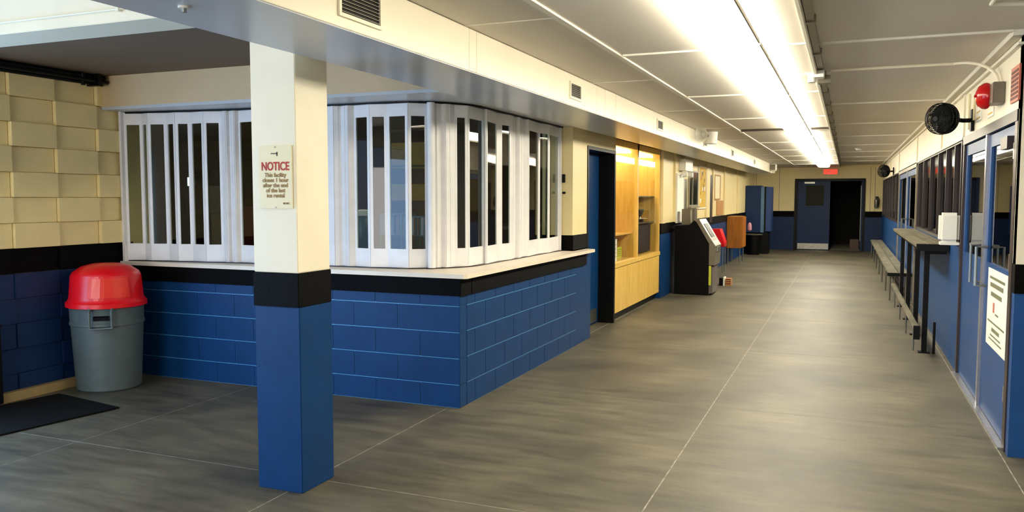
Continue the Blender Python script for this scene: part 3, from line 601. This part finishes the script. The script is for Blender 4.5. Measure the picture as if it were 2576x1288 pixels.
tag(obj('kraft_poster', B(-3.225, -3.215, 10.6, 11.35, 1.12, 1.8), BROWN), 'brown paper sheet pinned in the left bay of the display cabinet', 'poster')
tag(obj('picture_bar', B(-3.22, -3.19, 10.3, 11.40, 1.81, 1.84), BRONZE), 'thin dark bar above the brown sheet in the display cabinet', 'bar')
def sheet(x, ya, yb_, z, h, m, lab, cat='paper'):
    q = thing('paper_sheet', lab, cat, (x, (ya+yb_)/2, z)); obj('page', B(x, x+.004, ya, yb_, z, z+h), m, q)
    for v in range(4): obj('print_line', B(x+.004, x+.005, ya+.04, yb_-.04, z+h*(.2+.18*v), z+h*(.2+.18*v)+.008), INKG, q)
sheet(-2.84, 10.28, 10.62, .76, .30, PAPER, 'white paper standing at the bottom left of the display cabinet')
sheet(-2.95, 10.85, 11.3, .76, .16, YEL, 'yellow-green card at the bottom of the left bay of the display cabinet', 'card')
def trophy(x, y, z, h, lab):
    q = thing('trophy', lab, 'trophy', (x, y, z)); obj('base', B(x-.05, x+.05, y-.05, y+.05, z, z+.05, bev=.004), BRONZE, q)
    obj('cup', G().lathe([(.02, .05), (.012, h*.4), (.03, h*.5), (.06, h*.85), (.062, h), (.05, h), (.02, h*.55), (.0001, h*.55)], (x, y, z), seg=16), STEEL, q, True)
for q, (x, y, z, h) in enumerate(((-3.0, 11.7, 1.235, .3), (-3.0, 11.95, 1.235, .34), (-3.02, 12.25, 1.235, .28), (-3.0, 12.6, 1.235, .2), (-3.0, 11.75, 1.635, .26), (-3.0, 12.1, 1.635, .2))):
    trophy(x, y, z, h, 'silver trophy cup in the display cabinet, %s' % ('lower shelf at the left end', 'lower shelf, second from left, tallest', 'lower shelf, third from left', 'lower shelf at the right end', 'upper shelf at the left', 'upper shelf at the right')[q])
tag(obj('dark_banner', B(-2.9, -2.88, 11.52, 12.8, .78, 1.2), mat('dark_cloth', '2A1C22', .7)), 'dark cloth panel at the bottom of the right bay of the display cabinet', 'banner')
tag(obj('framed_picture', B(-3.22, -3.2, 12.0, 12.3, 1.95, 2.1), INKG), 'small grey plaque high in the right bay of the display cabinet', 'plaque')
# ================================================================== CASH MACHINE
t = thing('cash_machine', 'black free-standing cash machine with slanted grey front beside the wall past the cabinet', 'atm', (-2.33, 14.0, 0))
pr = [(-2.66, .01), (-2.09, .01), (-2.09, .86), (-2.29, 1.20), (-2.34, 1.235), (-2.42, 1.16), (-2.66, 1.15)]
obj('body', G().prism(pr, 'Y', 13.66, 14.30), mat('atm_black', '060606', .5, var=.15, spec=.12), t)
obj('slanted_fascia', G().prism([(-2.09, .86), (-2.04, .90), (-2.255, 1.255), (-2.34, 1.25), (-2.29, 1.20)], 'Y', 13.64, 14.32), GREYM, t)
obj('front_panel', G().prism([(-2.09, .50), (-2.0, .50), (-1.985, .82), (-2.04, .90), (-2.09, .86)], 'Y', 13.66, 14.30), GREYM, t)
obj('lower_door', B(-2.09, -2.03, 13.68, 14.28, .03, .48, bev=.004), mat('atm_door', '5E5552', .4), t)
obj('label_strip', B(-2.088, -2.055, 13.655, 13.68, .17, .49), YEL, t)
obj('screen', G().prism([(-2.075, .955), (-2.068, .96), (-2.20, 1.18), (-2.207, 1.175)], 'Y', 13.8, 14.15), BLK, t)
obj('keypad', B(-2.0, -1.975, 13.85, 14.1, .72, .8), STEEL, t)
obj('topper', B(-2.62, -2.40, 14.05, 14.3, 1.15, 1.42, bev=.004), GREYM, t); obj('topper_post', G().cyl((-2.43, 13.9, 1.28), .02, .26), STEEL, t)
t = thing('floor_sign_box', 'small black and white box on the floor just past the cash machine', 'box', (-2.1, 15.3, 0))
obj('body', B(-2.15, -2.075, 15.3, 15.5, .0, .14), BLK, t); obj('white_face', B(-2.075, -2.05, 15.28, 15.5, 0, .155), PAPER, t)
t = thing('striped_carton', 'low carton with red stripes on the floor right of the small black and white box', 'box', (-1.98, 15.4, 0))
obj('body', B(-2.04, -1.94, 15.32, 15.5, 0, .13), BROWN, t)
for z in (.03, .07, .11): obj('stripe', B(-2.035, -1.945, 15.315, 15.32, z, z+.014), MAROON, t)
# ================================================================== WALL ITEMS LEFT, FAR
t = thing('emergency_light', 'white emergency light unit high on the left wall beyond the cabinet', 'light', (-2.7, 14.8, 2.05))
obj('housing', B(-2.714, -2.60, 14.25, 14.95, 2.08, 2.28, bev=.006), WHITE, t)
for y in (14.3, 14.85): obj('lamp_head', G().cyl((-2.62, y, 2.02), .06, .08, 'X', 20, .045), WHITE, t, True)
def board(name, lab, cat, ya, yb_, z0, z1, m, fm=None, x=-2.745, items=0):
    q = thing(name, lab, cat, (x, (ya+yb_)/2, z0)); obj('panel', B(x-.004, x+.015, ya, yb_, z0, z1), m, q)
    if fm:
        g = G(); g.box(x-.004, x+.025, ya-.03, ya, z0-.03, z1+.03); g.box(x-.004, x+.025, yb_, yb_+.03, z0-.03, z1+.03); g.box(x-.004, x+.025, ya, yb_, z0-.03, z0); g.box(x-.004, x+.025, ya, yb_, z1, z1+.03); obj('frame', g, fm, q)
    return q
board('white_board', 'tall white notice panel on the left wall above the cash machine', 'board', 14.0, 14.58, 1.21, 2.0, PAPER, WHITE, x=-2.71)
q = board('ticket_window', 'dark ticket window in the left wall above the cash machine', 'window', 15.35, 16.25, 1.48, 2.10, mat('window_dark', '101814', .15), TRIMG)
obj('glazing_bar', B(-2.73, -2.715, 15.65, 15.68, 1.48, 2.10), TRIMG, q); obj('sill_ledge', B(-2.745, -2.68, 15.3, 16.3, 1.42, 1.45), TRIMG, q)
board('grey_panel', 'narrow grey panel on the left wall between white board and ticket window', 'panel', 14.75, 15.15, 1.22, 1.95, GREYM)
q = board('notice_board', 'yellow notice board crowded with small papers on the left wall', 'board', 16.42, 17.25, 1.42, 2.22, PAPERY, CEILW)
for k in range(14):
    yv = 16.45+random.random()*.65; zv = 1.45+random.random()*.65; obj('note', B(-2.731, -2.727, yv, yv+.1, zv, zv+.08), random.choice((PAPER, BROWN, INK, PAPERY)), q)
board('dark_post_panel', 'dark narrow upright panel right of the yellow notice board', 'panel', 17.8, 18.15, 1.08, 2.1, BRONZE, x=-2.74)
board('bulletin_sheet', 'beige framed bulletin sheet on the far left wall', 'board', 18.5, 19.3, 1.6, 2.1, CRSIGN, BROWN)
board('cork_board', 'lower brownish bulletin panel on the far left wall', 'board', 18.9, 19.9, 1.22, 1.55, BROWN)
t = thing('vending_stand', 'red slant-fronted capsule vending stand on thin legs by the left wall', 'vending machine', (-2.6, 18.2, 0))
obj('red_body', G().prism([(-2.70, .62), (-2.43, .62), (-2.43, .66), (-2.53, .94), (-2.70, .94)], 'Y', 17.95, 18.35), RED, t); obj('base_plate', B(-2.70, -2.43, 17.95, 18.35, .56, .62, bev=.004), REDS, t)
for x in (-2.68, -2.46):
    for y in (17.98, 18.32): obj('leg', G().tube([(x, y, .56), (x, y, 0)], .012), STEEL, t)
t = thing('wooden_cabinet', 'orange wooden cabinet raised on metal legs by the far left wall', 'cabinet', (-2.56, 20.9, 0))
obj('carcass', B(-2.735, -2.38, 20.6, 21.4, .38, 1.16, bev=.01), WOODO, t); obj('door', B(-2.38, -2.36, 20.62, 21.38, .40, 1.14), WOODO, t)
for x in (-2.7, -2.42):
    for y in (20.65, 21.35): obj('leg', G().tube([(x, y, .38), (x, y, 0)], .014), STEEL, t)
t = thing('blue_vending_cabinet', 'tall blue cabinet on a black base behind the black bin in the far left corner', 'cabinet', (-2.4, 24.8, 0))
obj('body', B(-2.735, -2.31, 24.55, 25.3, .62, 1.97, bev=.005), BLUEN, t); obj('side_trim', B(-2.31, -2.22, 24.55, 25.3, .62, 1.94), mat('pale_blue_trim', '4E7090', .5), t); obj('gap_strip', B(-2.22, -2.17, 24.56, 25.3, .62, 1.94), BLK, t); obj('front_door', B(-2.17, -2.03, 24.56, 25.3, .66, 1.93), mat('mid_blue', '1E3A70', .5), t); obj('base', B(-2.70, -2.1, 24.6, 25.25, 0, .62), BLK, t)
t = thing('black_bin', 'black round waste bin on the floor in front of the tall blue cabinet', 'trash can', (-2.46, 24.2, 0))
obj('barrel', G().lathe([(.17, 0), (.22, .52), (.235, .53), (.235, .58), (.2, .58), (.16, .04), (.0001, .04)], (-2.46, 24.2, 0)), BLK, t, True); obj('rim', G().tube([(-2.46+.237*math.cos(k*PI/12), 24.2+.237*math.sin(k*PI/12), .575) for k in range(25)], .012), GREYM, t, True)
t = thing('pink_bag', 'small pinkish bag hanging on the side of the wooden cabinet', 'bag', (-2.36, 21.6, .78))
obj('bag_body', G().lathe([(.03, 0), (.055, .03), (.055, .12), (.04, .19), (.015, .22)], (-2.33, 21.9, .76), seg=16), mat('pink', 'C88898', .6), t, True); obj('strap', G().tube([(-2.33, 21.9, .97), (-2.5, 21.95, 1.1), (-2.74, 21.95, 1.12)], .006), BLK, t)
# exit sign, extinguisher
t = thing('exit_sign', 'glowing red EXIT sign above the end double doors', 'sign', (-.5, 26.9, 2.33))
obj('housing', B(-.72, -.30, 26.90, 26.98, 2.33, 2.50, bev=.004), WHITE, t); obj('lens', B(-.70, -.32, 26.892, 26.90, 2.345, 2.485), LENS2, t)
text('lettering', 'EXIT', .15, (-.51, 26.888, 2.415), (PI/2, 0, 0), WHITE, t, .002)
t = thing('fire_extinguisher', 'small fire extinguisher hung on the end wall right of the doors', 'extinguisher', (.8, 26.9, 1.3))
obj('cylinder', G().lathe([(.05, 0), (.06, .02), (.06, .24), (.02, .29), (.02, .31)], (.80, 26.91, 1.32)), STEEL, t, True); obj('valve_head', B(.77, .85, 26.88, 26.93, 1.62, 1.66), BLK, t); obj('hose', G().tube([(.84, 26.9, 1.64), (.88, 26.89, 1.55), (.86, 26.89, 1.36)], .01), BLK, t); obj('bracket', B(.76, .84, 26.96, 26.98, 1.35, 1.5), BLK, t)
# loudspeaker pod on the duct
t = thing('duct_loudspeaker', 'white drum loudspeaker and horn hung on the duct face under the ceiling', 'loudspeaker', (-1.85, 12.1, 2.45))
obj('drum', G().cyl((-1.86, 12.15, 2.50), .085, .22, 'Z', 24, .10), WHITE, t, True); obj('mount_plate', B(-1.999, -1.94, 12.05, 12.25, 2.45, 2.55), WHITE, t); obj('horn', G().lathe([(.03, 0), (.04, .05), (.09, .16), (.1, .17), (.085, .165), (.03, .06)], (-1.88, 11.75, 2.50), (-.2, -1, -.1), 20), WHITE, t, True); obj('arm', G().tube([(-1.88, 11.75, 2.5), (-1.9, 12.1, 2.5)], .02), GREYM, t)
obj('cap', G().cyl((-1.86, 12.15, 2.40), .04, .02), GREYM, t)
t = thing('far_duct_speaker', 'white boxy speaker at the far end of the duct', 'loudspeaker', (-1.9, 23.6, 2.36))
obj('body', B(-1.998, -1.84, 23.5, 23.9, 2.36, 2.55, bev=.02), WHITE, t); obj('front_grille', B(-1.99, -1.86, 23.49, 23.5, 2.38, 2.53), GREYM, t)
t = thing('smoke_detector', 'small white detector on the far right ceiling', 'detector', (.15, 18.2, 2.58))
obj('base', G().cyl((.18, 18.1, 2.608), .07, .02), WHITE, t, True); obj('sensor_cap', G().cyl((.18, 18.1, 2.588), .05, .02), WHITE, t, True)
# surface raceway corner on ceiling at top right
tag(obj('surface_raceway', G().tube([(.66, 3.6, 2.604), (.66, 4.92, 2.604), (1.5, 5.25, 2.604)], .012), CEILW), 'white surface raceway turning a corner on the ceiling at the top right edge', 'conduit')
# sprinkler on grey beam underside
t = thing('sprinkler_head', 'tiny sprinkler head in the underside of the duct at the upper left', 'sprinkler', (-2.35, 2.4, 2.29))
obj('escutcheon', G().cyl((-2.32, 2.42, 2.312), .022, .008), WHITE, t, True); obj('nozzle', G().cyl((-2.32, 2.42, 2.302), .009, .016), STEEL, t, True)
